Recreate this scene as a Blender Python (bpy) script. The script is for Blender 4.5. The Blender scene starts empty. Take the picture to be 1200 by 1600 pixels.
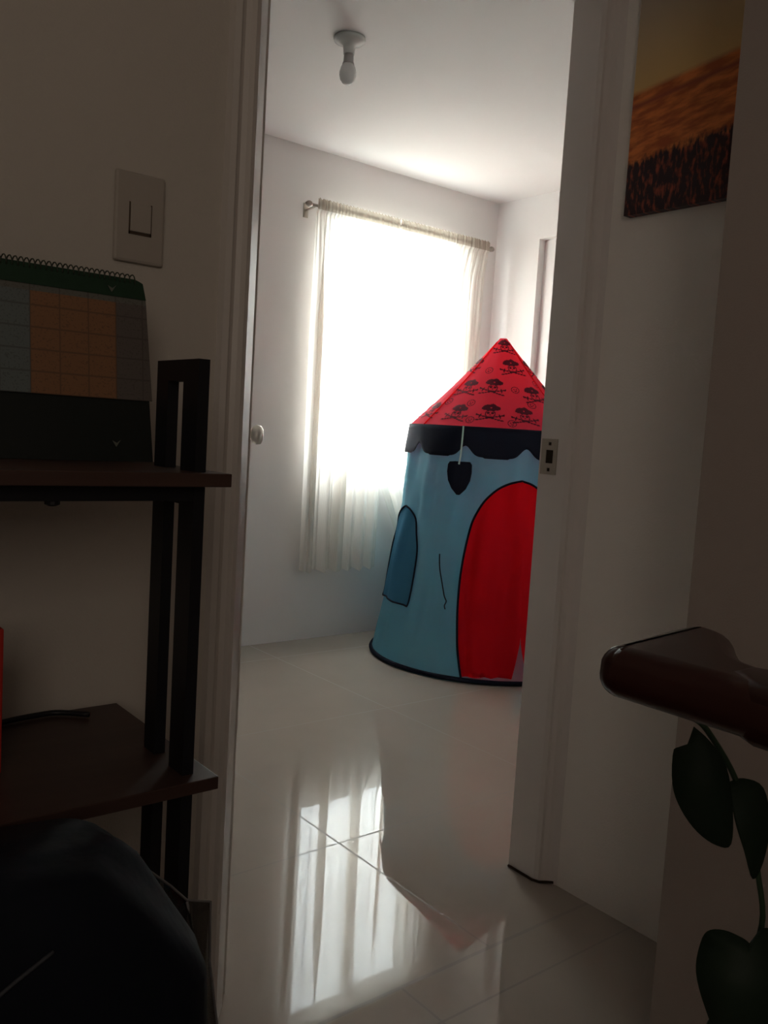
import bpy, bmesh, math, random
from math import sin, cos, pi, radians
from mathutils import Vector, Matrix
random.seed(7)
S = bpy.context.scene
C = S.collection

# ---------------------------------------------------------------- camera, light, exposure
cam_d = bpy.data.cameras.new('camera'); cam = bpy.data.objects.new('camera', cam_d); C.objects.link(cam)
yaw, pitch, roll = 0.678320099, -0.0918227392, 0.0606258834
F = Vector((sin(yaw)*cos(pitch), cos(yaw)*cos(pitch), sin(pitch)))
r0 = Vector((cos(yaw), -sin(yaw), 0)); u0 = r0.cross(F)
Rt = r0*cos(roll) + u0*sin(roll); Up = -r0*sin(roll) + u0*cos(roll)
m = Matrix((Rt, Up, -F)).transposed().to_4x4(); m.translation = Vector((0, 0, 1.05))
cam.matrix_world = m
cam_d.sensor_fit = 'VERTICAL'; cam_d.sensor_height = 36; cam_d.lens = 1373.46/1600*36
cam_d.clip_start = 0.02
S.camera = cam

W_STR = 5.0
HALL_W = .98
S.view_settings.view_transform = 'Standard'; S.view_settings.look = 'None'
S.view_settings.exposure = 2.55; S.view_settings.gamma = 1; S.view_settings.use_curve_mapping = False
w = bpy.data.worlds.new('overcast_sky'); S.world = w; w.use_nodes = True
wn = w.node_tree   # bright overcast sky over a duller ground and gardens
wt = wn.nodes.new('ShaderNodeTexCoord'); ws = wn.nodes.new('ShaderNodeSeparateXYZ'); wr = wn.nodes.new('ShaderNodeMapRange'); wm = wn.nodes.new('ShaderNodeMix'); wm.data_type = 'RGBA'
wr.inputs[1].default_value = -.06; wr.inputs[2].default_value = .04
wm.inputs[6].default_value = (.36, .39, .38, 1); wm.inputs[7].default_value = (1.10, 1.21, 1.30, 1)
wn.links.new(wt.outputs['Generated'], ws.inputs[0]); wn.links.new(ws.outputs[2], wr.inputs[0]); wn.links.new(wr.outputs[0], wm.inputs[0]); wn.links.new(wm.outputs[2], wn.nodes['Background'].inputs[0])
w.node_tree.nodes['Background'].inputs[1].default_value = W_STR

def area(name, loc, direction, sx, sy, power, color, portal=False):
    l = bpy.data.lights.new(name, 'AREA'); l.shape = 'RECTANGLE'; l.size = sx; l.size_y = sy
    l.energy = power; l.color = color
    o = bpy.data.objects.new(name, l); C.objects.link(o); o.location = loc
    o.rotation_euler = Vector(direction).to_track_quat('-Z', 'Y').to_euler()
    if portal: l.cycles.is_portal = True
    return o
WX0, WX1, WZ0, WZ1 = 2.42, 3.27, 0.85, 2.118
area('window_portal', ((WX0+WX1)/2, 3.70, (WZ0+WZ1)/2), (0, -1, 0), WX1-WX0, WZ1-WZ0, 1, (1, 1, 1), True)
# unseen fill lamp, added behind the camera to lift the dark hall
area('hall_fill', (-0.75, -1.40, 1.75), (0.45, 1, -0.1), 0.8, 0.9, HALL_W, (1.0, 0.86, 0.72))

# ---------------------------------------------------------------- helpers
def mat(name, col, rough=0.6, spec=0.5, metal=0, noise=0, nscale=20, bump=0, bscale=200, coat=0, emis=None):
    M = bpy.data.materials.new(name); M.use_nodes = True
    nt = M.node_tree; b = nt.nodes['Principled BSDF']
    b.inputs['Base Color'].default_value = (*col, 1); b.inputs['Roughness'].default_value = rough
    b.inputs['Specular IOR Level'].default_value = spec; b.inputs['Metallic'].default_value = metal
    b.inputs['Coat Weight'].default_value = coat
    tc = nt.nodes.new('ShaderNodeTexCoord')
    if noise:
        n = nt.nodes.new('ShaderNodeTexNoise'); n.inputs['Scale'].default_value = nscale; n.inputs['Detail'].default_value = 4
        nt.links.new(tc.outputs['Object'], n.inputs['Vector'])
        mx = nt.nodes.new('ShaderNodeMix'); mx.data_type = 'RGBA'
        mx.inputs[6].default_value = (*[c*(1-noise) for c in col], 1); mx.inputs[7].default_value = (*[min(1, c*(1+noise)) for c in col], 1)
        nt.links.new(n.outputs[0], mx.inputs[0]); nt.links.new(mx.outputs[2], b.inputs['Base Color'])
    if bump:
        n = nt.nodes.new('ShaderNodeTexNoise'); n.inputs['Scale'].default_value = bscale
        nt.links.new(tc.outputs['Object'], n.inputs['Vector'])
        bp = nt.nodes.new('ShaderNodeBump'); bp.inputs['Strength'].default_value = bump; bp.inputs['Distance'].default_value = 0.003
        nt.links.new(n.outputs[0], bp.inputs['Height']); nt.links.new(bp.outputs[0], b.inputs['Normal'])
    return M

def obj(name, bm, ms, parent=None, smooth=False, loc=None):
    me = bpy.data.meshes.new(name)
    bmesh.ops.recalc_face_normals(bm, faces=bm.faces[:])
    bm.to_mesh(me); bm.free()
    for mm in (ms if isinstance(ms, (list, tuple)) else [ms]): me.materials.append(mm)
    if smooth:
        for p in me.polygons: p.use_smooth = True
    o = bpy.data.objects.new(name, me); C.objects.link(o)
    if parent:
        o.parent = parent; o.matrix_parent_inverse = parent.matrix_world.inverted()
    if loc: o.location = loc
    return o
def thing(name, label, cat, loc, group=None):
    o = bpy.data.objects.new(name, None); C.objects.link(o); o.empty_display_size = 0.05
    o.location = loc; o.matrix_world = Matrix.Translation(loc)
    o['label'] = label; o['category'] = cat
    if group: o['group'] = group
    return o
def tag(o, label, cat, group=None):
    o['label'] = label; o['category'] = cat
    if group: o['group'] = group
    return o
def struct(o): o['kind'] = 'structure'; return o
def bm_(): return bmesh.new()
def box(bm, x0, x1, y0, y1, z0, z1, bev=0, mi=0):
    v = [bm.verts.new((x, y, z)) for x in (x0, x1) for y in (y0, y1) for z in (z0, z1)]
    fs = [bm.faces.new([v[i] for i in f]) for f in ((0,1,3,2),(4,6,7,5),(0,4,5,1),(2,3,7,6),(0,2,6,4),(1,5,7,3))]
    for f in fs: f.material_index = mi
    if bev:
        es = list({e for f in fs for e in f.edges})
        bmesh.ops.bevel(bm, geom=es, offset=bev, segments=2, affect='EDGES', profile=0.5)
    return bm
def prism(bm, pts, z0, z1, bev=0, seg=3):
    lo = [bm.verts.new((x, y, z0)) for x, y in pts]; hi = [bm.verts.new((x, y, z1)) for x, y in pts]
    fs = [bm.faces.new(lo[::-1]), bm.faces.new(hi)]
    n = len(pts)
    for i in range(n): fs.append(bm.faces.new((lo[i], lo[(i+1) % n], hi[(i+1) % n], hi[i])))
    if bev:
        es = [e for e in fs[0].edges] + [e for e in fs[1].edges]
        bmesh.ops.bevel(bm, geom=es, offset=bev, segments=seg, affect='EDGES', profile=0.5)
    return bm
def tube(bm, pts, r, n=8, closed=False):
    pts = [Vector(p) for p in pts]; rings = []
    rr = r if isinstance(r, (list, tuple)) else [r]*len(pts)
    up = None
    for i, p in enumerate(pts):
        a = pts[i-1] if i or closed else p; b = pts[(i+1) % len(pts)] if i < len(pts)-1 or closed else p
        t = (b-a).normalized()
        if up is None:
            up = Vector((0, 0, 1)) if abs(t.z) < .9 else Vector((1, 0, 0))
        s = t.cross(up).normalized(); up = s.cross(t).normalized()
        rings.append([bm.verts.new(p + s*cos(2*pi*k/n)*rr[i] + up*sin(2*pi*k/n)*rr[i]) for k in range(n)])
    m_ = len(rings)
    for i in range(m_ if closed else m_-1):
        A, B = rings[i], rings[(i+1) % m_]
        for k in range(n): bm.faces.new((A[k], A[(k+1) % n], B[(k+1) % n], B[k]))
    if not closed: bm.faces.new(rings[0][::-1]); bm.faces.new(rings[-1])
    return bm
def lathe(bm, prof, cx, cy, n=32):
    rings = [[bm.verts.new((cx+r*cos(2*pi*k/n), cy+r*sin(2*pi*k/n), z)) for k in range(n)] for r, z in prof]
    for A, B in zip(rings, rings[1:]):
        for k in range(n): bm.faces.new((A[k], A[(k+1) % n], B[(k+1) % n], B[k]))
    bm.faces.new(rings[0]); bm.faces.new(rings[-1][::-1])
    return bm

# ---------------------------------------------------------------- materials
M_room = mat('bedroom_white_paint', (.84, .80, .785), .75, .3, bump=.05, bscale=120)
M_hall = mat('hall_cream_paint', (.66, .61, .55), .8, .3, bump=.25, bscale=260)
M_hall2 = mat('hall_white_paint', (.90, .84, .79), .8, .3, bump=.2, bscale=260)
M_pillar = mat('pillar_shaded_brown', (.44, .38, .345), .85, .2, bump=.3, bscale=300)  # brown set darker than the hall walls, with the pillar's shade in it
M_ceil = mat('ceiling_paint', (.83, .795, .78), .8, .3)
M_trim = mat('trim_cream_enamel', (.80, .74, .71), .45, .4)
M_trimL = mat('jamb_cream_enamel', (.74, .69, .65), .38, .5)
M_door = mat('door_white_enamel', (.72, .69, .66), .4, .5)
M_metal = mat('satin_metal', (.62, .58, .52), .35, .5, 1)
M_darkmetal = mat('rod_metal', (.36, .32, .28), .4, .5, .6)
M_knob = mat('knob_metal', (.75, .72, .66), .3, .5, .6)
M_black = mat('black_frame_enamel', (.008, .008, .011), .45, .4)
M_plastic = mat('ivory_plastic', (.50, .45, .395), .6, .5)

def floor_mat():
    M = bpy.data.materials.new('polished_tile'); M.use_nodes = True; nt = M.node_tree; N = nt.nodes; L = nt.links
    b = N['Principled BSDF']; b.inputs['Roughness'].default_value = .035; b.inputs['IOR'].default_value = 1.36
    g = N.new('ShaderNodeNewGeometry'); sp = N.new('ShaderNodeSeparateXYZ'); L.new(g.outputs['Position'], sp.inputs[0])
    def mth(op, a, b_=None, c=None):
        n = N.new('ShaderNodeMath'); n.operation = op
        for i, v in enumerate((a, b_, c)):
            if v is None: continue
            if isinstance(v, (int, float)): n.inputs[i].default_value = v
            else: L.new(v, n.inputs[i])
        return n.outputs[0]
    X, Y = sp.outputs[0], sp.outputs[1]
    def lines(co, off, per=.6, wd=.0026):
        f = mth('SUBTRACT', co, off); f = mth('DIVIDE', f, per); f = mth('FRACT', f)
        f = mth('SUBTRACT', f, .5); f = mth('ABSOLUTE', f); f = mth('SUBTRACT', .5, f); f = mth('MULTIPLY', f, per)
        return mth('LESS_THAN', f, wd)
    room = mth('GREATER_THAN', Y, 1.177)
    ly = mth('ADD', mth('MULTIPLY', room, lines(Y, 1.714, .8)), mth('MULTIPLY', mth('SUBTRACT', 1, room), lines(Y, 1.06)))
    th = mth('LESS_THAN', mth('ABSOLUTE', mth('SUBTRACT', Y, 1.177)), .0045)
    lx = mth('ADD', mth('MULTIPLY', room, lines(X, 1.300, .8)), mth('MULTIPLY', mth('SUBTRACT', 1, room), lines(X, 1.66, .6)))
    msk = mth('MINIMUM', mth('ADD', mth('ADD', ly, lx), th), 1)
    no = N.new('ShaderNodeTexNoise'); no.inputs['Scale'].default_value = 3; no.inputs['Detail'].default_value = 5
    L.new(g.outputs['Position'], no.inputs['Vector'])
    m1 = N.new('ShaderNodeMix'); m1.data_type = 'RGBA'; m1.inputs[6].default_value = (.40, .345, .30, 1); m1.inputs[7].default_value = (.47, .41, .36, 1)
    L.new(no.outputs[0], m1.inputs[0])
    m2 = N.new('ShaderNodeMix'); m2.data_type = 'RGBA'; m2.inputs[7].default_value = (.32, .28, .245, 1)
    L.new(m1.outputs[2], m2.inputs[6]); L.new(msk, m2.inputs[0]); L.new(m2.outputs[2], b.inputs['Base Color'])
    L.new(mth('ADD', mth('MULTIPLY', msk, .4), .025), b.inputs['Roughness'])
    return M
M_floor = floor_mat()

# ---------------------------------------------------------------- setting
H = 2.338; YW = 3.563; XR = 3.557; YH = 1.28; YB = 1.395; XP = 1.617
b = bm_(); box(b, -1.3, 3.7, -1.6, 3.75, -.1, 0); struct(obj('floor', b, M_floor))
b = bm_(); box(b, -1.3, 3.7, -1.6, 3.75, H, H+.1); struct(obj('ceiling', b, M_ceil))
b = bm_()   # window wall round its opening
box(b, .2, WX0, YW, YW+.12, 0, H); box(b, WX1, 3.7, YW, YW+.12, 0, H); box(b, WX0, WX1, YW, YW+.12, 0, WZ0); box(b, WX0, WX1, YW, YW+.12, WZ1, H)
struct(obj('wall_back', b, M_room))
DY0, DY1, DZ = 2.45, 3.245, 2.107
b = bm_(); box(b, XR, XR+.14, DY1, YW, 0, H); box(b, XR, XR+.14, YB, DY0, 0, H); box(b, XR, XR+.14, DY0, DY1, DZ, H); struct(obj('wall_right', b, M_room))
b = bm_(); box(b, .2, .3, YB, YW, 0, H); struct(obj('wall_left', b, M_room))
# door wall: hall side and bedroom side skins
OX0, OX1, OZ = .70, 1.617, 2.06
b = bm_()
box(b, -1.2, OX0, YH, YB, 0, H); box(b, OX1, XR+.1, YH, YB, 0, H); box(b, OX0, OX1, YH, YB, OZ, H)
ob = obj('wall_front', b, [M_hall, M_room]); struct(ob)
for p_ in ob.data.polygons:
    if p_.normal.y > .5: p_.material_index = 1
b = bm_(); box(b, XP, XP+.1, -1.5, YH, 0, H); struct(obj('wall_side', b, M_hall2))
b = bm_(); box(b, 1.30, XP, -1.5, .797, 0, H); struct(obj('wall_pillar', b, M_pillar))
b = bm_(); box(b, -1.3, -1.2, -1.5, YB, 0, H); struct(obj('wall_hall_left', b, M_hall))
b = bm_(); box(b, -1.3, XP+.1, -1.6, -1.5, 0, H); struct(obj('wall_hall_rear', b, M_hall))

# door frame: left casing and jamb, right casing and jamb, head
b = bm_()
prism(b, [(.700, YB+.004), (.752, YB+.004), (.752, 1.372), (.776, 1.372), (.776, 1.345), (.754, 1.345), (.754, 1.314), (.7165, 1.269), (.708, 1.266), (.702, 1.272), (.694, 1.2755), (.688, 1.272), (.682, 1.266), (.672, 1.268), (.668, YH), (.700, YH)], 0, 2.04)
struct(obj('trim_1', b, M_trimL))
b = bm_()
prism(b, [(XP, 1.268), (XP, YB+.004), (1.590, YB+.004), (1.588, 1.316), (1.592, 1.305), (1.598, 1.303), (1.602, 1.292), (1.610, 1.282)], 0, 2.04, 0)
tr2 = struct(obj('trim_2', b, M_trim))
b = bm_(); box(b, .66, 1.617, YH-.012, YB+.004, 2.04, 2.09); struct(obj('trim_3', b, M_trim))
# strike plate on the right jamb
b = bm_()
pz0, pz1 = .972, 1.055; py0, py1 = 1.345, 1.392; xx0, xx1 = 1.5875, 1.5915
def platehole(b, rects):
    ys = sorted({py0, py1, *[r[0] for r in rects], *[r[1] for r in rects]}); zs = sorted({pz0, pz1, *[r[2] for r in rects], *[r[3] for r in rects]})
    for y0, y1 in zip(ys, ys[1:]):
        for z0, z1 in zip(zs, zs[1:]):
            cy, cz = (y0+y1)/2, (z0+z1)/2
            hole = any(r[0] < cy < r[1] and r[2] < cz < r[3] for r in rects)
            if not hole: box(b, xx0-.0012, xx1, y0, y1, z0, z1)
holes = [(1.356, 1.378, .998, 1.029), (1.363, 1.372, 1.040, 1.047), (1.363, 1.372, .979, .987)]
platehole(b, holes)
sp = obj('strike_plate', b, mat('aged_brass', (.46, .40, .34), .55, .4, .2), tr2); sp['label'] = 'dull metal strike plate'
b = bm_()
for h_ in holes: box(b, 1.5885, 1.5925, h_[0], h_[1], h_[2], h_[3])
obj('latch_recess', b, mat('dark_recess', (.03, .022, .015), .9, .1), tr2)
# grime line at the foot of the jamb
b = bm_(); tube(b, [(1.586, 1.396, .003), (1.583, 1.36, .004), (1.584, 1.33, .003), (1.580, 1.314, .005), (1.59, 1.300, .003), (1.603, 1.286, .005), (1.613, 1.275, .006)], .003, 6)
obj('grime_line', b, mat('dark_grime', (.05, .03, .02), .9, .1), tr2)

# open bedroom door leaf
al = radians(31.7); hx, hy = .752, YB+.008
dl = Vector((sin(al), cos(al), 0)); dn = Vector((cos(al), -sin(al), 0))   # dn: bedroom-side face, pointing right
def leafbox(b, s0, s1, t0, t1, z0, z1, bev=0):
    n0 = len(b.verts); box(b, s0, s1, t0, t1, z0, z1, bev)
    b.verts.ensure_lookup_table()
    for v in b.verts[n0:] if not bev else [v for v in b.verts if not v.tag]:
        s, t = v.co.x, v.co.y; v.co = Vector((hx, hy, v.co.z)) + dl*s - dn*t
    for v in b.verts: v.tag = True
b = bm_(); leafbox(b, 0, .81, 0.0, .036, .008, 2.03)
leaf = struct(obj('door_1', b, M_door))
b = bm_()
for sg in (-1, 1):
    base = Vector((hx, hy, 1.02)) + dl*.745 + (dn*0 if sg > 0 else -dn*.036); ax = dn*sg
    prof = [(.028, 0), (.028, .005), (.011, .007), (.010, .026), (.020, .032), (.026, .042), (.024, .054), (.014, .060)]
    rings = []
    for r, h in prof:
        rings.append([b.verts.new(base + ax*h + dl*r*cos(2*pi*k/24) + Vector((0, 0, 1))*r*sin(2*pi*k/24)) for k in range(24)])
    for A, B in zip(rings, rings[1:]):
        for k in range(24): b.faces.new((A[k], A[(k+1) % 24], B[(k+1) % 24], B[k]))
    b.faces.new(rings[-1])
obj('door_knob', b, M_knob, leaf, True)

# second door, closed and set back in the right wall
b = bm_(); box(b, XR+.045, XR+.085, DY0, DY1, .0, DZ); struct(obj('door_2', b, M_room))
# window
b = bm_(); fy0, fy1 = YW+.045, YW+.095
for a in ((WX0, WX0+.035, WZ0, WZ1), (WX1-.035, WX1, WZ0, WZ1), (WX0+.035, WX1-.035, WZ0, WZ0+.035), (WX0+.035, WX1-.035, WZ1-.035, WZ1)): box(b, a[0], a[1], fy0, fy1, a[2], a[3])
M_alu = mat('white_aluminium', (.75, .75, .74), .4, .5)
win = struct(obj('window_1', b, M_alu))
G = bpy.data.materials.new('window_glass'); G.use_nodes = True; nt = G.node_tree; nt.nodes.clear()
o_ = nt.nodes.new('ShaderNodeOutputMaterial'); mx = nt.nodes.new('ShaderNodeMixShader'); tr = nt.nodes.new('ShaderNodeBsdfTransparent'); gl = nt.nodes.new('ShaderNodeBsdfGlossy')
tr.inputs[0].default_value = (.93, .94, .92, 1); gl.inputs[1].default_value = .02; mx.inputs[0].default_value = .06
nt.links.new(tr.outputs[0], mx.inputs[1]); nt.links.new(gl.outputs[0], mx.inputs[2]); nt.links.new(mx.outputs[0], o_.inputs[0])
xm = (WX0+WX1)/2
for i, (x0, x1, yy) in enumerate(((WX0+.035, xm+.02, YW+.052), (xm-.02, WX1-.035, YW+.074))):
    b = bm_(); z0, z1 = WZ0+.035, WZ1-.035
    for a in ((x0, x0+.03, z0, z1), (x1-.03, x1, z0, z1), (x0+.03, x1-.03, z0, z0+.03), (x0+.03, x1-.03, z1-.03, z1)): box(b, a[0], a[1], yy, yy+.018, a[2], a[3])
    sash = obj('window_sash', b, M_alu, win)
    b = bm_(); box(b, x0+.03, x1-.03, yy+.007, yy+.011, z0+.03, z1-.03); obj('window_pane', b, G, sash)

# ---------------------------------------------------------------- play tent
CX, CY = 3.03, 2.945
def prof_r(z):
    P = [(0, .535), (.05, .525), (.15, .505), (.3, .482), (.55, .452), (.72, .425), (.96, .413), (1.09, .410)]
    for (a, ra), (c, rc) in zip(P, P[1:]):
        if z <= c: return ra + (rc-ra)*max(0, z-a)/(c-a)
    return P[-1][1]
def wob(ph, z):
    k = max(0, min(1, z/.15)) * max(0, min(1, (1.08-z)/.12))
    d = radians(ph)
    return k*(.0070*sin(9*d+1.2*z*3) + .0050*sin(17*d+5*z+1) + .0032*sin(31*d-9*z)+.002*sin(23*d+16*z) - .007*math.exp(-((ph+163-6*(z-.4))/1.6)**2) - .006*math.exp(-((ph+174)/2.2)**2))
def tp(ph, z, off=0):
    while ph > 180: ph -= 360
    r = prof_r(z) + wob(ph, z) + off; a = radians(ph)
    return (CX + r*cos(a), CY + r*sin(a), z)
def fabric(name, col, tr_w=.2, noise=.12, ns=6):
    M = mat(name, col, .85, .15, noise=noise, nscale=ns, bump=.3, bscale=14)
    nt = M.node_tree; b = nt.nodes['Principled BSDF']; o_ = nt.nodes['Material Output']
    t = nt.nodes.new('ShaderNodeBsdfTranslucent'); t.inputs[0].default_value = (*col, 1)
    mx = nt.nodes.new('ShaderNodeMixShader'); mx.inputs[0].default_value = tr_w
    nt.links.new(b.outputs[0], mx.inputs[1]); nt.links.new(t.outputs[0], mx.inputs[2]); nt.links.new(mx.outputs[0], o_.inputs[0])
    return M
M_teal = fabric('teal_fabric', (.21, .57, .70), .5)
M_redroof = fabric('red_printed_fabric', (.92, .06, .10), .6, .05)
M_print = fabric('dark_print_ink', (.10, .008, .02), .1, .05)
M_red = fabric('red_fabric', (.88, .010, .02), .6, .1)
M_navy = fabric('navy_fabric', (.012, .014, .028), .03)
M_blue = fabric('blue_window_fabric', (.07, .25, .40), .4)
M_ground = fabric('tent_ground_sheet', (.45, .36, .36), .05)

tent = thing('play_tent', 'blue and red castle play tent with cone roof standing before the curtained window', 'play tent', (CX, CY, 0))
DC = -119.0
DL = [(0.0, 25.0), (.022, 25.2), (.1, 27.2), (.173, 28.6), (.309, 30.2), (.42, 30.6), (.501, 30.3), (.58, 29.4), (.669, 27.6), (.72, 25.2), (.77, 21.4), (.81, 16.8), (.838, 12.0), (.858, 6.5), (.868, 1.5), (.870, 0.0)]
def dh(z):
    for (a, ra), (c, rc) in zip(DL, DL[1:]):
        if z <= c: return ra + (rc-ra)*(z-a)/(c-a)
    return 0
b = bm_()
zs = sorted({*[i*.03 for i in range(30)], *[a for a, _ in DL], .845, .852, .863}); NU = 160
prev = None
for z in zs:
    h = dh(z); row = [b.verts.new(tp(DC+h + (360-2*h)*i/NU, z)) for i in range(NU+1)]
    if prev:
        for i in range(NU): b.faces.new((prev[i], prev[i+1], row[i+1], row[i]))
    prev = row
for z in [.90, .93, .96, 1.0, 1.04, 1.088]:
    row = [b.verts.new(tp(DC + 360*i/NU, z)) for i in range(NU+1)]
    for i in range(NU): b.faces.new((prev[i], prev[i+1], row[i+1], row[i]))
    prev = row
bmesh.ops.remove_doubles(b, verts=b.verts[:], dist=.0002)
obj('tent_wall', b, M_teal, tent, True)
# ground sheet and black base ring
b = bm_(); lathe(b, [(.527, .004), (.527, .008)], CX, CY, 96); obj('ground_sheet', b, M_ground, tent)
b = bm_(); tube(b, [(CX+.535*cos(2*pi*k/120), CY+.535*sin(2*pi*k/120), .012) for k in range(120)], .0105, 8, True); obj('base_ring', b, M_navy, tent, True)
# door flaps
def flapoff(ph, z):
    q = 1-min(1, z/.87)
    return -.004 + (.3+.7*q)*.020*sin(radians((ph-DC)*17)+1.0) + .004*sin(radians((ph-DC)*33)+3*z) + .003*sin(z*9)
for side in (-1, 1):
    b = bm_(); prev = None; n = 28
    for z in [z_ for z_ in zs if z_ >= .02] :
        h = dh(z)
        gap = 3.6*max(0, (.193-z)/.17)**1.1 if z < .193 else 0
        zb = z
        row = []
        for i in range(n+1):
            t = i/n; ph = (DC-h) + (h-gap+1.6 if True else h)*t if side < 0 else (DC+h) - (h-gap-1.6)*t
            zz = z + (.012*abs(sin(t*5.2)) if z < .03 else 0)
            row.append(b.verts.new(tp(ph, zz, flapoff(ph, z)*(min(1, t*6)))))
        if prev:
            for i in range(n): b.faces.new((prev[i], prev[i+1], row[i+1], row[i]))
        prev = row
    bmesh.ops.remove_doubles(b, verts=b.verts[:], dist=.0001)
    obj('door_flap', b, M_red, tent, True)
b = bm_()
L_ = [tp(DC-a, z, .003) for z, a in DL if z >= .02]; R_ = [tp(DC+a, z, .003) for z, a in DL[::-1][1:] if z >= .02]
def dens(pts, k=4):
    out = []
    pts = [Vector(p) for p in pts]
    for i in range(len(pts)-1):
        p0 = pts[max(0, i-1)]; p1 = pts[i]; p2 = pts[i+1]; p3 = pts[min(len(pts)-1, i+2)]
        for j in range(k):
            t = j/k
            out.append(.5*((2*p1)+(p2-p0)*t+(2*p0-5*p1+4*p2-p3)*t*t+(3*p1-p0-3*p2+p3)*t*t*t))
    out.append(pts[-1]); return out
tube(b, dens(L_+R_), .0048, 6); obj('door_piping', b, M_navy, tent, True)
# side windows (three round the tent would be hidden; the photo shows the left one)
WC = 162.0
WL = [(.272, 17.0), (.30, 18.2), (.40, 18.6), (.52, 18.2), (.60, 15.2), (.66, 10.5), (.695, 5.5), (.712, 1.0), (.713, 0)]
def wh(z):
    for (a, ra), (c, rc) in zip(WL, WL[1:]):
        if z <= c: return ra + (rc-ra)*(z-a)/(c-a)
    return 0
for wc in (WC,):
    b = bm_(); prev = None
    for z in [.272+.441*i/30 for i in range(31)]:
        h = wh(z); row = [b.verts.new(tp(wc-h+2*h*i/16, z, .006)) for i in range(17)]
        if prev:
            for i in range(16): b.faces.new((prev[i], prev[i+1], row[i+1], row[i]))
        prev = row
    bmesh.ops.remove_doubles(b, verts=b.verts[:], dist=.0002)
    obj('window_panel', b, M_blue, tent, True)
    b = bm_(); pts = [tp(wc-a, z, .008) for z, a in WL] + [tp(wc+a, z, .008) for z, a in WL[::-1][1:]]
    pts = dens(pts) + [tp(wc+17-34*i/10, .272+.006*sin(i/10*pi), .008) for i in range(1, 10)]
    tube(b, pts, .0042, 6, True); obj('window_piping', b, M_navy, tent, True)
# scalloped valance
b = bm_()
def sc(ph):
    t = ((ph+153.5) % 36.0)/36.0     # 0 at a peak
    d = min(t, 1-t)
    return .958 + .046*math.exp(-(d/.13)**2) + .004*(d < .3)
NV = 300; cols = []
for i in range(NV):
    ph = 360*i/NV; zb = sc(ph); col = []
    for j in range(7):
        t = j/6; z = 1.092 + (zb-1.092)*t
        col.append(b.verts.new(tp(ph, z, .006 + .010*t + .004*t*sin(radians(ph)*10+1) - wob(ph if ph < 180 else ph-360, z))))
    cols.append(col)
for i in range(NV):
    A, B = cols[i], cols[(i+1) % NV]
    for j in range(6): b.faces.new((A[j], B[j], B[j+1], A[j+1]))
val = obj('valance', b, M_navy, tent, True)
sol = val.modifiers.new('s', 'SOLIDIFY'); sol.thickness = .002
# cone roof with printed motifs
ZA, ZE, RE = 1.515, 1.088, .414
def rp(ph, z, off=0):
    t = (z-ZE)/(ZA-ZE); r = RE*(1-t) + .016*t - .012*sin(pi*min(1, max(0, t)))
    d = radians(ph)
    r += (.005*sin(7*d+.5) + .003*sin(15*d+2))*(1-t)*min(1, t*6)
    r += off; return (CX+r*cos(d), CY+r*sin(d), z+off*.7)
b = bm_(); prev = None
for j in range(25):
    z = ZE + (ZA-ZE)*j/24; row = [b.verts.new(rp(360*i/144, z)) for i in range(144)]
    if prev:
        for i in range(144): b.faces.new((prev[i], prev[(i+1) % 144], row[(i+1) % 144], row[i]))
    prev = row
b.faces.new(prev)
def seg(px, py, ax, ay, bx, by, w_):
    dx, dy = bx-ax, by-ay; t = max(0, min(1, ((px-ax)*dx+(py-ay)*dy)/(dx*dx+dy*dy)))
    return math.hypot(px-ax-t*dx, py-ay-t*dy) < w_
def skull(x, y):    # unit: about -1..1
    # hat
    if -.62 < x < .62 and .20 < y < .98:
        top = .95 - .75*abs(x)**1.8 + .04*sin(x*11); bot = .30 + .30*x*x
        if bot < y < top: return not ((x*x/.006 + (y-.56)**2/.004) < 1)
    # skull outline
    e = (x/.36)**2 + ((y+.02)/.42)**2
    if e < 1 and y < .34:
        if abs(abs(x)-.14)**2/.009 + (y-.08)**2/.010 < 1: return True
        if abs(x) < .04 and -.14 < y < -.04: return True
        if e > .62: return True
        if -.30 < y < -.24: return True
    # crossed swords
    for s in (-1, 1):
        if seg(x*s, y, -.95, -.62, .85, -.12, .05): return True
        if seg(x*s, y, .62, -.02, .74, -.34, .045): return True
        if seg(x*s, y, .85, -.12, .98, -.06, .08): return True
    return False
def coin(x, y):
    e = x*x+y*y
    if .62 < e < 1: return int((math.atan2(y, x)+pi)*3.2) % 2 == 0 or e > .8
    return abs(abs(x)-.3) < .14 and abs(y-.15) < .16 or (abs(y+.35) < .1 and abs(x) < .3)
def stamp(ph0, z0, size, fn, rot=0):
    n = 34; cells = {}
    rc = RE*(1-(z0-ZE)/(ZA-ZE))+.016
    def pt(i, j):
        if (i, j) in cells: return cells[i, j]
        u = (-1+2*i/n)*size; v = (-1+2*j/n)*size
        a, c = u*cos(rot)-v*sin(rot), u*sin(rot)+v*cos(rot)
        z = z0 + c*.716
        if z > ZA-.004 or z < ZE+.002: cells[i, j] = None; return None
        r = max(.02, RE*(1-(z-ZE)/(ZA-ZE))+.016)
        cells[i, j] = b.verts.new(rp(ph0 + math.degrees(a/max(r, rc*.8)), z, .0016)); return cells[i, j]
    for i in range(n):
        for j in range(n):
            if fn(-1+2*(i+.5)/n, -1+2*(j+.5)/n):
                q = [pt(i, j), pt(i+1, j), pt(i+1, j+1), pt(i, j+1)]
                if all(q): b.faces.new(q).material_index = 1
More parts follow.
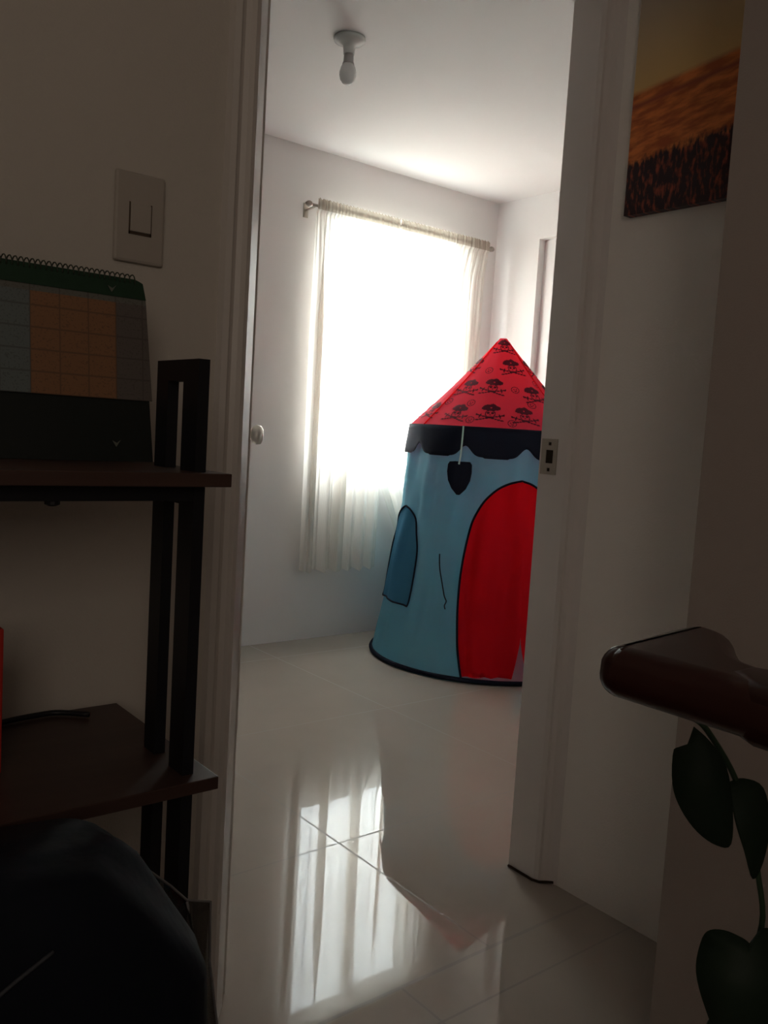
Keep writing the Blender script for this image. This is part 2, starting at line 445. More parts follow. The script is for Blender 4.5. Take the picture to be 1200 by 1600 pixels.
SK = [(-127, 1.465, 1.0), (-108.6, 1.40, .0), (159.8, 1.371, 1), (-115.5, 1.365, 1), (-143.4, 1.268, 1), (-173.5, 1.262, 1), (165, 1.150, 1), (-166.8, 1.143, 1), (-141.2, 1.150, 1), (-116.5, 1.143, 1), (-99, 1.240, 1), (-88, 1.145, 1), (-62, 1.148, 1), (-60, 1.26, 1), (-35, 1.145, 1), (-10, 1.15, 1), (-15, 1.27, 1), (-60, 1.37, 1), (15, 1.145, 1), (30, 1.27, 1), (40, 1.15, 1), (10, 1.37, 1), (65, 1.145, 1), (75, 1.26, 1), (90, 1.15, 1), (85, 1.37, 1), (115, 1.145, 1), (120, 1.26, 1), (140, 1.15, 1)]
for a, z, s in SK:
    if s: stamp(a, z, .062 if z > 1.4 else .066, skull, random.uniform(-.08, .08))
for a, z in [(-155.7, 1.352), (-119, 1.265), (-126.4, 1.113), (-159.3, 1.196), (-154.0, 1.120), (-107, 1.20), (176, 1.20), (-85, 1.3), (-75, 1.2), (-40, 1.2), (0, 1.21), (45, 1.21), (100, 1.21)]:
    stamp(a, z, .021, coin, random.uniform(-.5, .5))
bmesh.ops.recalc_face_normals(b, faces=b.faces[:])
roof = obj('tent_roof', b, [M_redroof, M_print], tent, True)
b = bm_()
for a in (-82, 172):
    tube(b, [rp(a, ZE+(ZA-ZE)*i/20, .002) for i in range(20)], .0025, 6)
obj('roof_seam', b, M_red, tent, True)
# shield tag on its string, cord beside it
PH = -155.6
b = bm_()
SH = [(-.054, .052), (-.046, .064), (-.02, .067), (0, .066), (.02, .067), (.046, .067), (.055, .055), (.056, .02), (.051, -.015), (.034, -.052), (.008, -.078), (-.004, -.078), (-.030, -.052), (-.049, -.018), (-.056, .02)]
def sh_pt(u, v, off):
    p_ = Vector(tp(PH, .872, .022)); d = radians(PH); t = Vector((-sin(d), cos(d), 0)); n_ = Vector((cos(d), sin(d), 0))
    return p_ + t*u + Vector((0, 0, v)) + n_*(off - u*u*.8)
fr = [b.verts.new(sh_pt(u, v, .004)) for u, v in SH]; bk = [b.verts.new(sh_pt(u, v, -.004)) for u, v in SH]
cf = b.verts.new(sh_pt(0, 0, .007)); cb = b.verts.new(sh_pt(0, 0, -.005))
for i in range(len(SH)):
    j = (i+1) % len(SH); b.faces.new((fr[i], fr[j], cf)); b.faces.new((bk[j], bk[i], cb)); b.faces.new((fr[i], bk[i], bk[j], fr[j]))
tg = obj('shield_tag', b, M_navy, tent)
b = bm_(); tube(b, [tp(PH-.2, 1.092, .012), tp(PH-.1, 1.05, .017), tp(PH, .97, .026), tuple(sh_pt(0, .055, .008))], .0040, 6)
st = obj('string', b, fabric('pale_string', (.60, .85, .80), .1), tg); st['label'] = 'pale green string'
b = bm_(); tube(b, dens([tp(-163.0, .53, .004), tp(-162.4, .50, .008), tp(-161.1, .462, .010), tp(-159, .41, .010), tp(-156.6, .356, .010), tp(-155.0, .335, .010), tp(-155.8, .315, .010), tp(-155.2, .300, .010)]), .0026, 6)
obj('tie_cord', b, M_navy, tent, True)

# ---------------------------------------------------------------- curtains on their rod
def sheer(name, col, transp):
    M = bpy.data.materials.new(name); M.use_nodes = True; nt = M.node_tree; nt.nodes.clear(); N = nt.nodes
    o_ = N.new('ShaderNodeOutputMaterial'); a = N.new('ShaderNodeMixShader'); c = N.new('ShaderNodeMixShader')
    t = N.new('ShaderNodeBsdfTransparent'); d = N.new('ShaderNodeBsdfDiffuse'); tl = N.new('ShaderNodeBsdfTranslucent')
    d.inputs[0].default_value = (*col, 1); tl.inputs[0].default_value = (*col, 1)
    a.inputs[0].default_value = 1-transp; c.inputs[0].default_value = .5
    wv = N.new('ShaderNodeTexWave'); wv.inputs['Scale'].default_value = 120; tc = N.new('ShaderNodeTexCoord')
    mr = N.new('ShaderNodeMapRange'); mr.inputs[3].default_value = 1-transp-.06; mr.inputs[4].default_value = 1-transp+.06
    nt.links.new(tc.outputs['Object'], wv.inputs[0]); nt.links.new(wv.outputs['Fac'], mr.inputs[0]); nt.links.new(mr.outputs[0], a.inputs[0])
    nt.links.new(d.outputs[0], c.inputs[1]); nt.links.new(tl.outputs[0], c.inputs[2])
    nt.links.new(t.outputs[0], a.inputs[1]); nt.links.new(c.outputs[0], a.inputs[2]); nt.links.new(a.outputs[0], o_.inputs[0])
    return M
M_sheer = sheer('cream_sheer', (.88, .83, .77), .14)
RY, RZ = 3.485, 2.063
M_head = sheer('cream_gathered_header', (.50, .43, .36), .0)
def curtain(name, xt0, xt1, xb, zbot, seed, amp, nf, label, pleats=()):
    rnd = random.Random(seed); b = bm_()
    NX = 260; rows = []
    zsn = [RZ+.032, RZ+.022, RZ+.012, RZ+.004, RZ-.006, RZ-.016, RZ-.03, RZ-.05] + [RZ-.05-(RZ-.05-zbot)*(i/46) for i in range(1, 47)]
    phs = [rnd.uniform(0, 6.28) for _ in range(8)]
    for z in zsn:
        f = max(0, min(1, (RZ-.02-z)/(RZ-.02-zbot))); row = []
        e0, e1 = xb(f)
        for i in range(NX+1):
            t = i/NX
            x = (e0 + (e1-e0)*t)
            dy = 0
            for t0, w_ in pleats:
                q = (t-t0)/w_
                if abs(q) < .5:
                    x -= .030*sin(2*pi*q)*min(1, .15+f*3); dy += .010*sin(pi*(q+.5))
            fold = sin(2*pi*nf*t+phs[0]+.8*sin(3*t+phs[1])) + .45*sin(2*pi*nf*2.1*t+phs[2]) + .3*sin(2*pi*nf*.47*t+phs[3]+f)
            fine = sin(2*pi*nf*4.3*t+phs[4]) + .5*sin(2*pi*nf*7*t+phs[5])
            k = min(1, f*3)
            y = RY - .004 + amp*fold*(.25+.75*k) + .0035*fine*(1-k*.8) + dy + (.020*min(1, f*12) if seed == 5 else 0)
            if z > RZ-.02: y = RY - .0125 + .003*fine
            zz = z + (.004*fine if z > RZ+.02 else 0) + (.006*fold if f > .98 else 0)
            row.append(b.verts.new((x + .25*amp*cos(2*pi*nf*t+phs[0])*k, min(y, YW-.012), zz)))
        rows.append(row)
    for A, B in zip(rows, rows[1:]):
        for i in range(NX): b.faces.new((A[i], B[i], B[i+1], A[i+1]))
    c_ = obj(name, b, [M_sheer, M_head], None, True)
    for p_ in c_.data.polygons:
        if p_.center.z > RZ-.022: p_.material_index = 1
    tag(c_, label, 'curtain'); return c_
curtain('curtain', 2.30, 2.80, lambda f: (2.300+.015*f, 2.795-.025*f), .355, 3, .016, 6, 'cream sheer curtain panel hanging full length on the left half of the rod', ((.10, .12), (.50, .13)))
curtain('curtain', 2.80, 3.41, lambda f: (2.795-.075*min(1, f*9)+.02*f+.40*max(0, f-.70)*2, 3.415-.01*f), .37, 5, .014, 7, 'cream sheer curtain panel on the right half of the rod, behind the tent', ((.30, .09), (.62, .08), (.86, .12)))
rod = thing('curtain_rod', 'thin metal curtain rod across the top of the bedroom window', 'curtain rod', (2.86, RY, RZ))
b = bm_(); tube(b, [(2.275, RY, RZ), (3.43, RY, RZ)], .0065, 12); obj('pole', b, M_darkmetal, rod, True)
for x, s in ((2.275, -1), (3.43, 1)):
    b = bm_(); tube(b, [(x, RY, RZ), (x+s*.006, RY, RZ), (x+s*.012, RY, RZ), (x+s*.024, RY, RZ), (x+s*.034, RY, RZ)], [.008, .013, .0145, .012, .004], 14); obj('finial', b, M_darkmetal, rod, True)
for x in (2.292, 3.423):
    b = bm_(); tube(b, [(x, RY+.002, RZ-.008), (x, RY+.03, RZ-.01), (x, YW-.004, RZ-.012)], .005, 8); box(b, x-.012, x+.012, YW-.006, YW, RZ-.045, RZ+.02)
    obj('bracket', b, M_metal, rod)

# ---------------------------------------------------------------- ceiling bulb
LX, LY = 1.747, 2.50
lamp = thing('ceiling_lamp', 'white porcelain lampholder with bare bulb on the bedroom ceiling', 'ceiling lamp', (LX, LY, H))
M_porc = mat('porcelain', (.62, .62, .60), .25, .5)
b = bm_(); lathe(b, [(.0515, H), (0.0534, H-0.0061), (0.0506, H-0.0137), (0.0368, H-0.0198), (0.0221, H-0.0258), (0.0193, H-0.0380), (0.0184, H-0.0532)], LX, LY); obj('lampholder', b, M_porc, lamp, True)
b = bm_(); lathe(b, [(0.0156, H-0.0517), (0.0161, H-0.0562), (0.0170, H-0.0760), (0.0202, H-0.0851)], LX, LY); obj('bulb_collar', b, mat('grey_collar', (.36, .34, .33), .4, .5), lamp, True)
b = bm_(); lathe(b, [(0.0184, H-0.0844), (0.0239, H-0.0950), (0.0276, H-0.1079), (0.0281, H-0.1201), (0.0248, H-0.1338), (0.0175, H-0.1444), (0.0092, H-0.1497), (0.0018, H-0.1512)], LX, LY); obj('light_bulb', b, mat('bulb_frosted', (.78, .77, .76), .2, .5), lamp, True)

# ---------------------------------------------------------------- light switch
sw = thing('light_switch', 'ivory rectangular light switch plate on the dim wall left of the doorway', 'light switch', (.532, YH, 1.338))
b = bm_(); box(b, .4935, .5705, YH-.009, YH, 1.274, 1.403, .004); obj('plate', b, M_plastic, sw)
b = bm_(); box(b, .5165, .5475, YH-.0125, YH-.008, 1.318, 1.358, .0012)
ro = obj('rocker', b, M_plastic, sw)
b = bm_(); box(b, .5145, .5165, YH-.0095, YH-.008, 1.314, 1.36); box(b, .5475, .5495, YH-.0095, YH-.008, 1.314, 1.36); box(b, .5145, .5495, YH-.0095, YH-.008, 1.314, 1.318)
obj('rocker_gap', b, mat('gap_brown', (.10, .07, .05), .8, .2), sw)

# ---------------------------------------------------------------- canvas picture
def pic_mat():
    M = bpy.data.materials.new('sunset_field_print'); M.use_nodes = True; nt = M.node_tree; N = nt.nodes; L = nt.links
    bs = N['Principled BSDF']; bs.inputs['Roughness'].default_value = .6
    g = N.new('ShaderNodeNewGeometry'); sp_ = N.new('ShaderNodeSeparateXYZ'); L.new(g.outputs['Position'], sp_.inputs[0])
    def mth(op, a, b_=None):
        n = N.new('ShaderNodeMath'); n.operation = op
        for i, v in enumerate((a, b_)):
            if v is None: continue
            if isinstance(v, (int, float)): n.inputs[i].default_value = v
            else: L.new(v, n.inputs[i])
        return n.outputs[0]
    u = mth('SUBTRACT', 1.218, sp_.outputs[1]); v = mth('SUBTRACT', sp_.outputs[2], 1.541)
    # texture space stretched vertically
    cb = N.new('ShaderNodeCombineXYZ'); L.new(u, cb.inputs[0]); L.new(mth('MULTIPLY', v, .35), cb.inputs[1])
    cs = N.new('ShaderNodeCombineXYZ'); L.new(mth('MULTIPLY', u, .3), cs.inputs[0]); L.new(mth('SUBTRACT', v, mth('MULTIPLY', u, .12)), cs.inputs[1])
    n1 = N.new('ShaderNodeTexNoise'); n1.inputs['Scale'].default_value = 110; n1.inputs['Detail'].default_value = 5; L.new(cb.outputs[0], n1.inputs['Vector'])
    n2 = N.new('ShaderNodeTexNoise'); n2.inputs['Scale'].default_value = 60; n2.inputs['Detail'].default_value = 6; L.new(cs.outputs[0], n2.inputs['Vector'])
    v2 = mth('SUBTRACT', v, mth('MULTIPLY', u, .12))
    def mix(f, a, c):
        m_ = N.new('ShaderNodeMix'); m_.data_type = 'RGBA'
        if isinstance(f, float): m_.inputs[0].default_value = f
        else: L.new(f, m_.inputs[0])
        for k, q in ((6, a), (7, c)):
            if isinstance(q, tuple): m_.inputs[k].default_value = (*q, 1)
            else: L.new(q, m_.inputs[k])
        return m_.outputs[2]
    def ramp(x, a, c):
        r_ = N.new('ShaderNodeMapRange'); r_.inputs[1].default_value = a; r_.inputs[2].default_value = c; L.new(x, r_.inputs[0]); return r_.outputs[0]
    sky = mix(ramp(v2, .26, .46), (.80, .52, .20), (.44, .39, .33))
    fld = mix(ramp(n2.outputs[0], .40, .62), (.50, .11, .022), (.88, .27, .055))
    reed = mix(ramp(n1.outputs[0], .50, .68), (.030, .008, .012), (.42, .07, .03))
    e1 = mth('ADD', v2, mth('MULTIPLY', n1.outputs[0], .055))
    fl_re = mix(ramp(e1, .128, .142), reed, fld)
    hz = ramp(v2, .245, .258)
    bands = mix(ramp(mth('ABSOLUTE', mth('SUBTRACT', v2, .224)), .0, .010), (.38, .08, .03), fl_re)
    L.new(mix(hz, bands, sky), bs.inputs['Base Color'])
    return M
b = bm_(); box(b, XP-.024, XP, .84, 1.218, 1.541, 2.15, .0015)
pc = obj('canvas_picture', b, pic_mat()); tag(pc, 'canvas picture of an orange field under a hazy sunset sky on the right wall', 'picture')

# ---------------------------------------------------------------- storage shelf
M_board = mat('dark_wood_board', (.055, .028, .022), .42, .4)
nt = M_board.node_tree; bs = nt.nodes['Principled BSDF']
wv = nt.nodes.new('ShaderNodeTexNoise'); mp = nt.nodes.new('ShaderNodeMapping'); tc = nt.nodes.new('ShaderNodeTexCoord'); cr = nt.nodes.new('ShaderNodeMix'); cr.data_type = 'RGBA'
mp.inputs['Scale'].default_value = (1.5, 22, 22); wv.inputs['Scale'].default_value = 2.5; wv.inputs['Detail'].default_value = 6
cr.inputs[6].default_value = (.040, .019, .015, 1); cr.inputs[7].default_value = (.085, .046, .036, 1)
nt.links.new(tc.outputs['Object'], mp.inputs[0]); nt.links.new(mp.outputs[0], wv.inputs['Vector']); nt.links.new(wv.outputs[0], cr.inputs[0]); nt.links.new(cr.outputs[2], bs.inputs['Base Color'])
shelf = thing('storage_shelf', 'dark wood shelf unit with black metal side frames left of the doorway', 'shelf unit', (.03, 1.06, 0))
SX0 = -.44
for z, nm in ((.990, 1), (.629, 1), (.235, 1)):
    b = bm_(); box(b, SX0-.04, .4975, .900, 1.216, z-.0155, z, .001); obj('shelf_board', b, M_board, shelf)
for x0, x1 in ((.461, .475), (SX0, SX0+.014)):
    b = bm_()
    box(b, x0, x1, .922, .960, 0, 1.119); box(b, x0, x1, 1.001, 1.033, 0, 1.119); box(b, x0, x1, .960, 1.001, 1.094, 1.119)
    for zz in (.0, .20, .590, .950): box(b, x0, x1, .960, 1.001, zz, zz+.024)
    obj('side_frame', b, M_black, shelf)
for z in (.9745, .2195):
    b = bm_(); box(b, SX0+.014, .461, .924, .944, z-.018, z); obj('cross_beam', b, M_black, shelf)
b = bm_(); lathe(b, [(.008, .9565), (.008, .9525), (.004, .9505)], .305, .934, 12); obj('screw_cap', b, M_black, shelf)

# desk calendar on the top board
cal = thing('desk_calendar', 'spiral-bound desk calendar with green header band on the top shelf board', 'calendar', (.27, 1.11, .990))
cx0, cx1, cyb, cyt, cz0, cz1 = .03, .487, 1.095, 1.122, .9905, 1.226
def cpt(x, z, off=0):
    t = (z-cz0)/(cz1-cz0); return (x, cyb + (cyt-cyb)*t - off, z)
M_easel = mat('black_card', (.008, .012, .010), .5, .4)
b = bm_()
for s in (0, 1):
    # front leg and rear leg of the tent-shaped stand
    yb0 = cyb if s == 0 else cyt+(cyt-cyb)+.02
    q = [(cx0, yb0), (cx1, yb0)]
    vs = []
    for th in (0, .003):
        vs += [b.verts.new((cx0, yb0+th, cz0)), b.verts.new((cx1, yb0+th, cz0)), b.verts.new((cx1-.012, cyt+th, cz1-.004)), b.verts.new((cx0, cyt+th, cz1-.004))]
    for f in ((0,1,2,3), (7,6,5,4), (0,4,5,1), (1,5,6,2), (2,6,7,3), (3,7,4,0)): b.faces.new([vs[i] for i in f])
obj('stand', b, M_easel, cal)
def page(nm, z0, z1, xr0, xr1, m_, off):
    b = bm_(); n = 12
    vs = [[b.verts.new(cpt(x, z0+(z1-z0)*i/n, o)) for i in range(n+1)] for o in (off, off-.001) for x in (cx0+.001, None) for x in ([x] if x is not None else [0])]
    rr = [xr0+(xr1-xr0)*i/n for i in range(n+1)]
    if nm == 'header_band': rr[-1] -= .010; rr[-2] -= .004
    for r in (1, 3):
        for i in range(n+1): vs[r][i].co.x = rr[i]
    for i in range(n):
        b.faces.new((vs[0][i], vs[1][i], vs[1][i+1], vs[0][i+1])); b.faces.new((vs[3][i], vs[2][i], vs[2][i+1], vs[3][i+1])); b.faces.new((vs[1][i], vs[3][i], vs[3][i+1], vs[1][i+1])); b.faces.new((vs[0][i+1], vs[2][i+1], vs[2][i], vs[0][i]))
    b.faces.new((vs[0][n], vs[1][n], vs[3][n], vs[2][n])); b.faces.new((vs[0][0], vs[2][0], vs[3][0], vs[1][0]))
    return obj(nm, b, m_, cal)
def cal_mat():
    M = bpy.data.materials.new('calendar_page_print'); M.use_nodes = True; nt = M.node_tree; N = nt.nodes; L = nt.links
    bs = N['Principled BSDF']; bs.inputs['Roughness'].default_value = .6
    g = N.new('ShaderNodeNewGeometry'); s_ = N.new('ShaderNodeSeparateXYZ'); L.new(g.outputs['Position'], s_.inputs[0])
    def mth(op, a, b_=None):
        n = N.new('ShaderNodeMath'); n.operation = op
        for i, v in enumerate((a, b_)):
            if v is None: continue
            if isinstance(v, (int, float)): n.inputs[i].default_value = v
            else: L.new(v, n.inputs[i])
        return n.outputs[0]
    X, Z = s_.outputs[0], s_.outputs[2]
    def mix(f, a, c):
        m_ = N.new('ShaderNodeMix'); m_.data_type = 'RGBA'; L.new(f, m_.inputs[0])
        for k, q in ((6, a), (7, c)):
            if isinstance(q, tuple): m_.inputs[k].default_value = (*q, 1)
            else: L.new(q, m_.inputs[k])
        return m_.outputs[2]
    col = mix(mth('GREATER_THAN', X, .331), (.15, .18, .18), (.28, .135, .062))
    col = mix(mth('GREATER_THAN', X, .438), col, (.13, .11, .10))
    col = mix(mth('GREATER_THAN', Z, 1.193), col, (.15, .15, .13))
    fx = mth('ABSOLUTE', mth('SUBTRACT', mth('FRACT', mth('DIVIDE', mth('SUBTRACT', X, .331), .0355)), .5))
    fz = mth('ABSOLUTE', mth('SUBTRACT', mth('FRACT', mth('DIVIDE', mth('SUBTRACT', Z, 1.07), .0265)), .5))
    ln = mth('MAXIMUM', mth('GREATER_THAN', fx, .475), mth('GREATER_THAN', fz, .46))
    no = N.new('ShaderNodeTexNoise'); no.inputs['Scale'].default_value = 420; L.new(g.outputs['Position'], no.inputs['Vector'])
    ln = mth('MAXIMUM', mth('MULTIPLY', ln, .45), mth('MULTIPLY', mth('GREATER_THAN', no.outputs[0], .60), .35))
    col = mix(ln, col, (.05, .04, .035))
    L.new(col, bs.inputs['Base Color']); return M
page('page', 1.070, 1.203, .4855, .478, cal_mat(), .0030)
hb = page('header_band', 1.2005, 1.2255, .478, .473, mat('dark_green_card', (.012, .045, .022), .5, .4, noise=.3, nscale=60), .0042)
b = bm_()
pts = []
nr = 64
for k in range(nr*10):
    a = 2*pi*k/10; x = cx0+.012 + (cx1-.034-cx0)*k/(nr*10)
    pts.append((x, cyt-.002+.0055*cos(a), cz1-.001+.0062*sin(a)))
tube(b, pts, .0009, 5); obj('wire_binding', b, mat('dark_wire', (.05, .06, .04), .5, .5), cal, True)
# small pale mark on the header and on the stand
M_ink = mat('pale_ink', (.16, .17, .14), .6, .3)
for cxm, czm, o_ in ((.4315, 1.209, .0050), (.437, 1.013, .0008)):
    b = bm_()
    vs = [b.verts.new(cpt(cxm+u, czm+v, o_+d)) for d in (0, .0006) for u, v in ((-.005, .004), (0, -.004), (.006, .005), (.001, .001))]
    b.faces.new(vs[:4]); b.faces.new(vs[7:3:-1])
    for i in range(4): b.faces.new((vs[i], vs[(i+1) % 4], vs[4+(i+1) % 4], vs[4+i]))
    obj('printed_mark', b, M_ink, cal)

# red box and cable on the lower board
b = bm_(); box(b, .18, .2865, 1.03, 1.06, .6292, .800, .002); rb = obj('red_box', b, mat('red_card', (.55, .03, .02), .5, .4)); tag(rb, 'red upright box at the left end of the middle shelf board', 'box')
b = bm_(); tube(b, dens([(.10, 1.10, .633), (.22, 1.13, .634), (.27, 1.16, .6335), (.33, 1.19, .6345), (.385, 1.20, .634), (.41, 1.195, .634), (.44, 1.17, .634)]), .004, 8)
cb_ = obj('cable', b, M_black, None, True); tag(cb_, 'black cable lying along the back of the middle shelf board', 'cable')

# ---------------------------------------------------------------- backpack
M_bag = mat('black_nylon', (.006, .008, .014), .7, .15, noise=.3, nscale=9, bump=.4, bscale=40)
bag = thing('backpack', 'bulging black and navy backpack standing in front of the shelf unit', 'backpack', (.18, .75, 0))
def bagp(a, z, off=0):
    # right edge by height
    P = [(0, .38), (.30, .395), (.40, .40), (.48, .398), (.54, .392), (.57, .376), (.60, .358), (.63, .338), (.650, .322), (.662, .30)]
    e = P[-1][1]
    for (z0, a0), (z1, a1) in zip(P, P[1:]):
        if z <= z1: e = a0 + (a1-a0)*(z-z0)/(z1-z0); break
    cx = .10; hw = e-cx+off
    hd = (.125 if z < .5 else .125 - .05*((z-.5)/.162)**2) + off
    yc = .745 + .03*z
    c, s = cos(a), sin(a); n = 3.0
    k = (abs(c)**n+abs(s)**n)**(-1/n)
    wr = .004*sin(a*9+z*14) + .003*sin(z*40+a*3)
    return (cx + (hw+wr)*k*c, yc + (hd+wr)*k*s, z)
b = bm_(); prev = None; zz = [i*.02 for i in range(33)] + [.655, .661]
zz[0] = .002
for z in zz:
    row = [b.verts.new(bagp(2*pi*i/72, z)) for i in range(72)]
    if prev:
        for i in range(72): b.faces.new((prev[i], prev[(i+1) % 72], row[(i+1) % 72], row[i]))
    else: b.faces.new(row[::-1])
    prev = row
top = b.verts.new((.10, .76, .668))
for i in range(72): b.faces.new((prev[i], prev[(i+1) % 72], top))
obj('bag_body', b, M_bag, bag, True)
b = bm_(); tube(b, dens([bagp(-1.9+i*.12, .560+.0085*i, .001) for i in range(8)]), .0018, 6)
o2 = obj('zipper', b, mat('grey_zip', (.05, .055, .065), .5, .4), bag, True)
b = bm_()
for a0 in (-.78, -.62):
    tube(b, dens([bagp(a0-.05*i, .02+i*.083, .001) for i in range(7)]), .0018, 6)
o2 = obj('side_piping', b, mat('dark_grey_piping', (.02, .02, .021), .5, .3), bag, True)
# translucent plastic cover corner standing up on the right of the bag
def film():
    M = bpy.data.materials.new('clear_plastic_film'); M.use_nodes = True; nt = M.node_tree; nt.nodes.clear(); N = nt.nodes
    o_ = N.new('ShaderNodeOutputMaterial'); a = N.new('ShaderNodeMixShader'); t = N.new('ShaderNodeBsdfTransparent'); g = N.new('ShaderNodeBsdfPrincipled')
    t.inputs[0].default_value = (.55, .53, .5, 1); g.inputs['Base Color'].default_value = (.06, .057, .055, 1); g.inputs['Roughness'].default_value = .25; a.inputs[0].default_value = .35
    nt.links.new(t.outputs[0], a.inputs[1]); nt.links.new(g.outputs[0], a.inputs[2]); nt.links.new(a.outputs[0], o_.inputs[0]); return M
b = bm_()
FP = [(.352, .800, .606), (.391, .800, .569), (.410, .800, .548), (.438, .800, .538), (.440, .80, .47), (.453, .80, .39), (.458, .80, .30), (.455, .80, .02)]
FI = [(.345, .775, .60), (.376, .765, .55), (.395, .76, .50), (.405, .757, .45), (.41, .757, .40), (.42, .757, .33), (.425, .757, .25), (.43, .757, .02)]
A = [b.verts.new(v) for v in FP]; B = [b.verts.new((x, y-.01, z)) for x, y, z in FI]
for i in range(len(A)-1): b.faces.new((A[i], A[i+1], B[i+1], B[i]))
pl = obj('plastic_cover', b, film(), bag, True); so = pl.modifiers.new('s', 'SOLIDIFY'); so.thickness = .001
b = bm_(); tube(b, [(x, y-.002, z+.001) for x, y, z in FP], .0014, 5); tube(b, [(.410, .798, .547), (.418, .790, .50), (.428, .785, .44), (.436, .785, .39), (.44, .785, .3), (.44, .785, .05)], .0016, 5)
obj('cover_rim', b, mat('rim_plastic', (.18, .17, .17), .25, .5), pl, True)

# ---------------------------------------------------------------- wooden armchair (its arm enters from the right)
M_mah = mat('glossy_mahogany', (.035, .008, .006), .32, .4, coat=.15, noise=.35, nscale=8)
ch = thing('wooden_armchair', 'dark glossy red-brown wooden armchair arm with rounded end at the right', 'chair', (.80, .0, 0))
OUT = [(.5165, .374), (.520, .383), (.529, .389), (.577, .396), (.640, .4035), (.660, .400), (.667, .387), (.656, .360), (.620, .334), (.590, .310), (.580, .285), (.580, .25), (.580, .20), (.580, .15), (.580, .10), (.580, .0), (.580, -.08), (.580, -.15), (.576, -.16), (.524, -.16), (.520, -.15), (.520, -.08), (.520, .0), (.520, .10), (.520, .15), (.5195, .20), (.519, .25), (.518, .30), (.517, .345)]
def slab(b, out, z0, z1, r):
    P = dens([Vector((x, y, 0)) for x, y in out + out[:1]], 5)[:-1]; n = len(P)
    N_ = []
    for i in range(n):
        t = (P[(i+1) % n]-P[i-1]).normalized(); N_.append(Vector((t.y, -t.x, 0)))
    A_ = sum(P[i].x*P[(i+1) % n].y-P[(i+1) % n].x*P[i].y for i in range(n))
    if A_ > 0: N_ = [-v for v in N_]
    rows = []
    for k in range(13):
        a = -pi/2 + pi*k/12
        z = (z0+r+r*sin(a)) if a <= 0 else (z1-r+r*sin(a))
        rows.append([b.verts.new((P[i]+N_[i]*(r*(1-cos(a)))).to_tuple()[:2]+(z,)) for i in range(n)])
    for A, B in zip(rows, rows[1:]):
        for i in range(n): b.faces.new((A[i], A[(i+1) % n], B[(i+1) % n], B[i]))
    f = [b.faces.new(rows[0]), b.faces.new(rows[-1])]
    bmesh.ops.triangulate(b, faces=f)
b = bm_(); slab(b, OUT, .868, .906, .016); arm = obj('armrest', b, M_mah, ch, True)
for p_ in arm.data.polygons:
    if abs(p_.normal.z) > .999: p_.use_smooth = False

b = bm_(); prism(b, [(x+.52, y) for x, y in [(.0, -.16), (.0, .27), (.02, .30), (.05, .30), (.06, .27), (.06, -.16)]], .866, .907, .009, 4); obj('armrest', b, M_mah, ch, True)
for x in (.55, 1.07):
    for y in (.02, -.12-.42):
        b = bm_(); tube(b, [(x, y, 0), (x, y, .2), (x, y, .42), (x, y, .6), (x, y, .875 if y > 0 else 1.1)], [.018, .020, .024, .018, .022], 14); obj('leg', b, M_mah, ch, True)
b = bm_(); box(b, .54, 1.08, -.54, .03, .42, .47, .008); obj('seat', b, M_mah, ch)
b = bm_(); box(b, .54, 1.08, -.56, -.53, .60, 1.10, .008); obj('backrest', b, M_mah, ch)
for x in (.55, 1.07):
    b = bm_(); box(b, x-.02, x+.02, -.54, -.14, .868, .905, .006); obj('arm_rail', b, M_mah, ch)

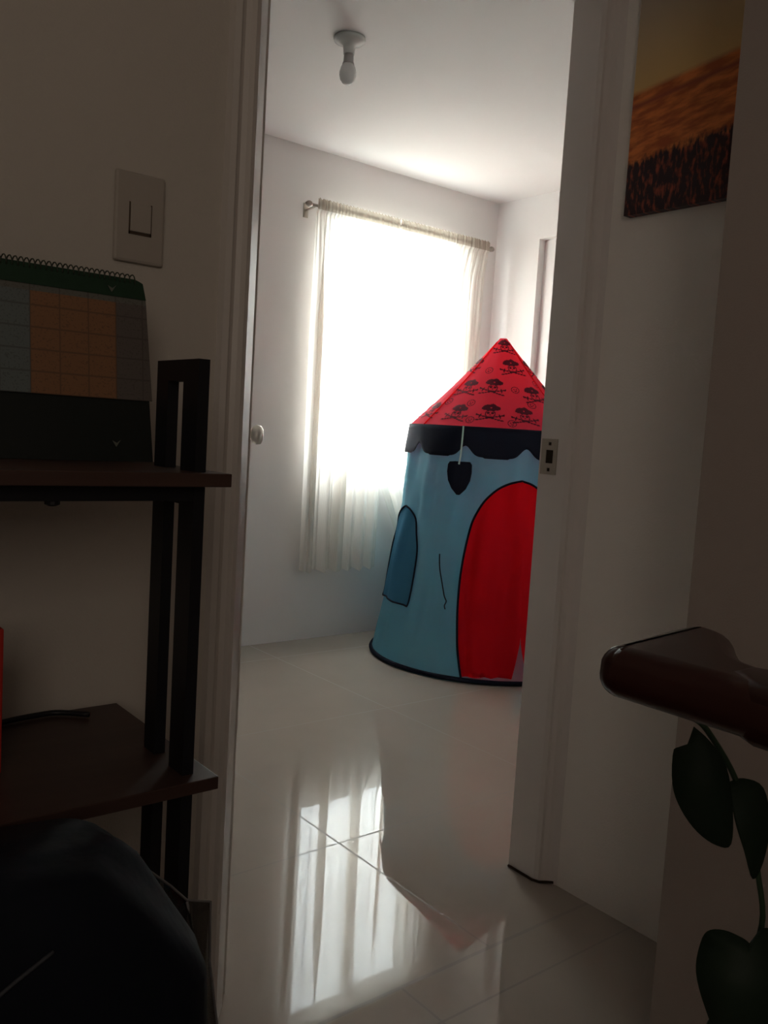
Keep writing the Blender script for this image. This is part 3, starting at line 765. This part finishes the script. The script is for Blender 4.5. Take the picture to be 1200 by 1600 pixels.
# ---------------------------------------------------------------- potted plant
M_leaf = mat('dark_green_leaf', (.012, .026, .014), .6, .3, noise=.25, nscale=30)
M_stem = mat('green_stem', (.03, .06, .03), .5, .4)
PX, PY = .86, .46
plant = thing('potted_plant', 'broad-leaved dark green plant below the wooden chair arm', 'plant', (PX, PY, 0))
b = bm_(); lathe(b, [(.075, 0), (.08, .01), (.105, .20), (.115, .205), (.115, .23), (.10, .23), (.095, .20), (.02, .20)], PX, PY); pot = obj('pot', b, mat('brown_pot', (.12, .07, .05), .6, .4), plant, True)
b = bm_(); lathe(b, [(.094, .19), (.094, .205), (.02, .215)], PX, PY); obj('soil', b, mat('soil', (.03, .02, .015), .95, .1, noise=.4, nscale=60), plant)
camp = Vector((0, 0, 1.05))
def leaf(outline, bend=.02):
    b = bm_(); P = [Vector(p) for p in outline]; c = sum(P, Vector())/len(P)
    nrm = (camp-c).normalized()
    base, tip = P[0], max(P, key=lambda q: (q-P[0]).length)
    ax = (tip-base)
    P = dens(P+[P[0]], 4)[:-1]
    def place(q, k):
        t = (q-base).dot(ax)/ax.length_squared; side = (q-base-ax*t).length
        return q + nrm*(bend*sin(pi*max(0, min(1, t))) - side*.12) + nrm*k
    fr, bk = [], []
    mid = [base+ax*(i/8) for i in range(9)]
    n = len(P)
    for k, lst in ((.0006, fr), (-.0006, bk)):
        for q in P: lst.append(b.verts.new(place(q, k)))
    for lst, k, fl in ((fr, .0006, 0), (bk, -.0006, 1)):
        mv = [b.verts.new(place(q, k)) for q in mid[1:-1]]
        for i in range(n):
            q = (P[i]+P[(i+1) % n])/2; t = (q-base).dot(ax)/ax.length_squared
            j = max(0, min(6, int(round(t*8))-1)); 
            q2 = P[(i+1) % n]; t2 = (q2-base).dot(ax)/ax.length_squared; q1 = P[i]; t1 = (q1-base).dot(ax)/ax.length_squared
            j1 = max(0, min(6, int(round(t1*8))-1)); j2 = max(0, min(6, int(round(t2*8))-1))
            vs = [lst[i], lst[(i+1) % n], mv[j2]] + ([mv[j1]] if j1 != j2 else [])
            try: b.faces.new(vs if not fl else vs[::-1])
            except ValueError: pass
    for i in range(n): b.faces.new((fr[i], bk[i], bk[(i+1) % n], fr[(i+1) % n]))
    return obj('leaf', b, M_leaf, plant, True)
LA = [(.700, .413, .806), (.693, .416, .783), (.685, .421, .785), (.685, .419, .754), (.691, .412, .732), (.702, .401, .713), (.715, .389, .702), (.725, .381, .704), (.726, .384, .737), (.722, .391, .771), (.711, .402, .793)]
LB = [(.724, .387, .754), (.735, .379, .758), (.749, .367, .750), (.753, .360, .717), (.748, .360, .683), (.740, .364, .668), (.735, .372, .693), (.728, .380, .721)]
LC = [(.738, .362, .617), (.732, .366, .622), (.719, .377, .628), (.707, .386, .626), (.702, .389, .611), (.700, .388, .589), (.705, .380, .561), (.713, .371, .540), (.735, .352, .525), (.755, .336, .545), (.762, .335, .60), (.750, .353, .632)]
for L0, off in ((LA, (0, 0, 0)), (LB, (.012, .008, 0)), (LC, (0, 0, 0))):
    leaf([tuple(Vector(p)+Vector(off)) for p in L0])
for k in range(9):      # further leaves round the pot, below the frame edge
    a = 2*pi*k/9; base = Vector((PX+.03*cos(a), PY+.03*sin(a), .225+.01*(k % 3))); d_ = Vector((cos(a), sin(a), .12)); s_ = Vector((-sin(a), cos(a), 0))
    leaf([tuple(base+d_*u+s_*v) for u, v in ((0, 0), (.02, .025), (.06, .035), (.10, .02), (.13, 0), (.10, -.02), (.06, -.035), (.02, -.025))], .01)
def stem(pts): 
    b = bm_(); tube(b, dens(pts, 5), .0028, 6); obj('stem', b, M_stem, plant, True)
stem([(PX-.02, PY, .205), (.80, .43, .45), (.775, .385, .56), (.770, .368, .62), (.758, .370, .67), (.752, .376, .70), (.743, .392, .755), (.718, .41, .80), (.705, .418, .812)])
stem([(PX-.01, PY-.02, .205), (.82, .40, .40), (.77, .375, .55), (.745, .368, .61)])
stem([(PX+.01, PY, .205), (.86, .44, .32)])
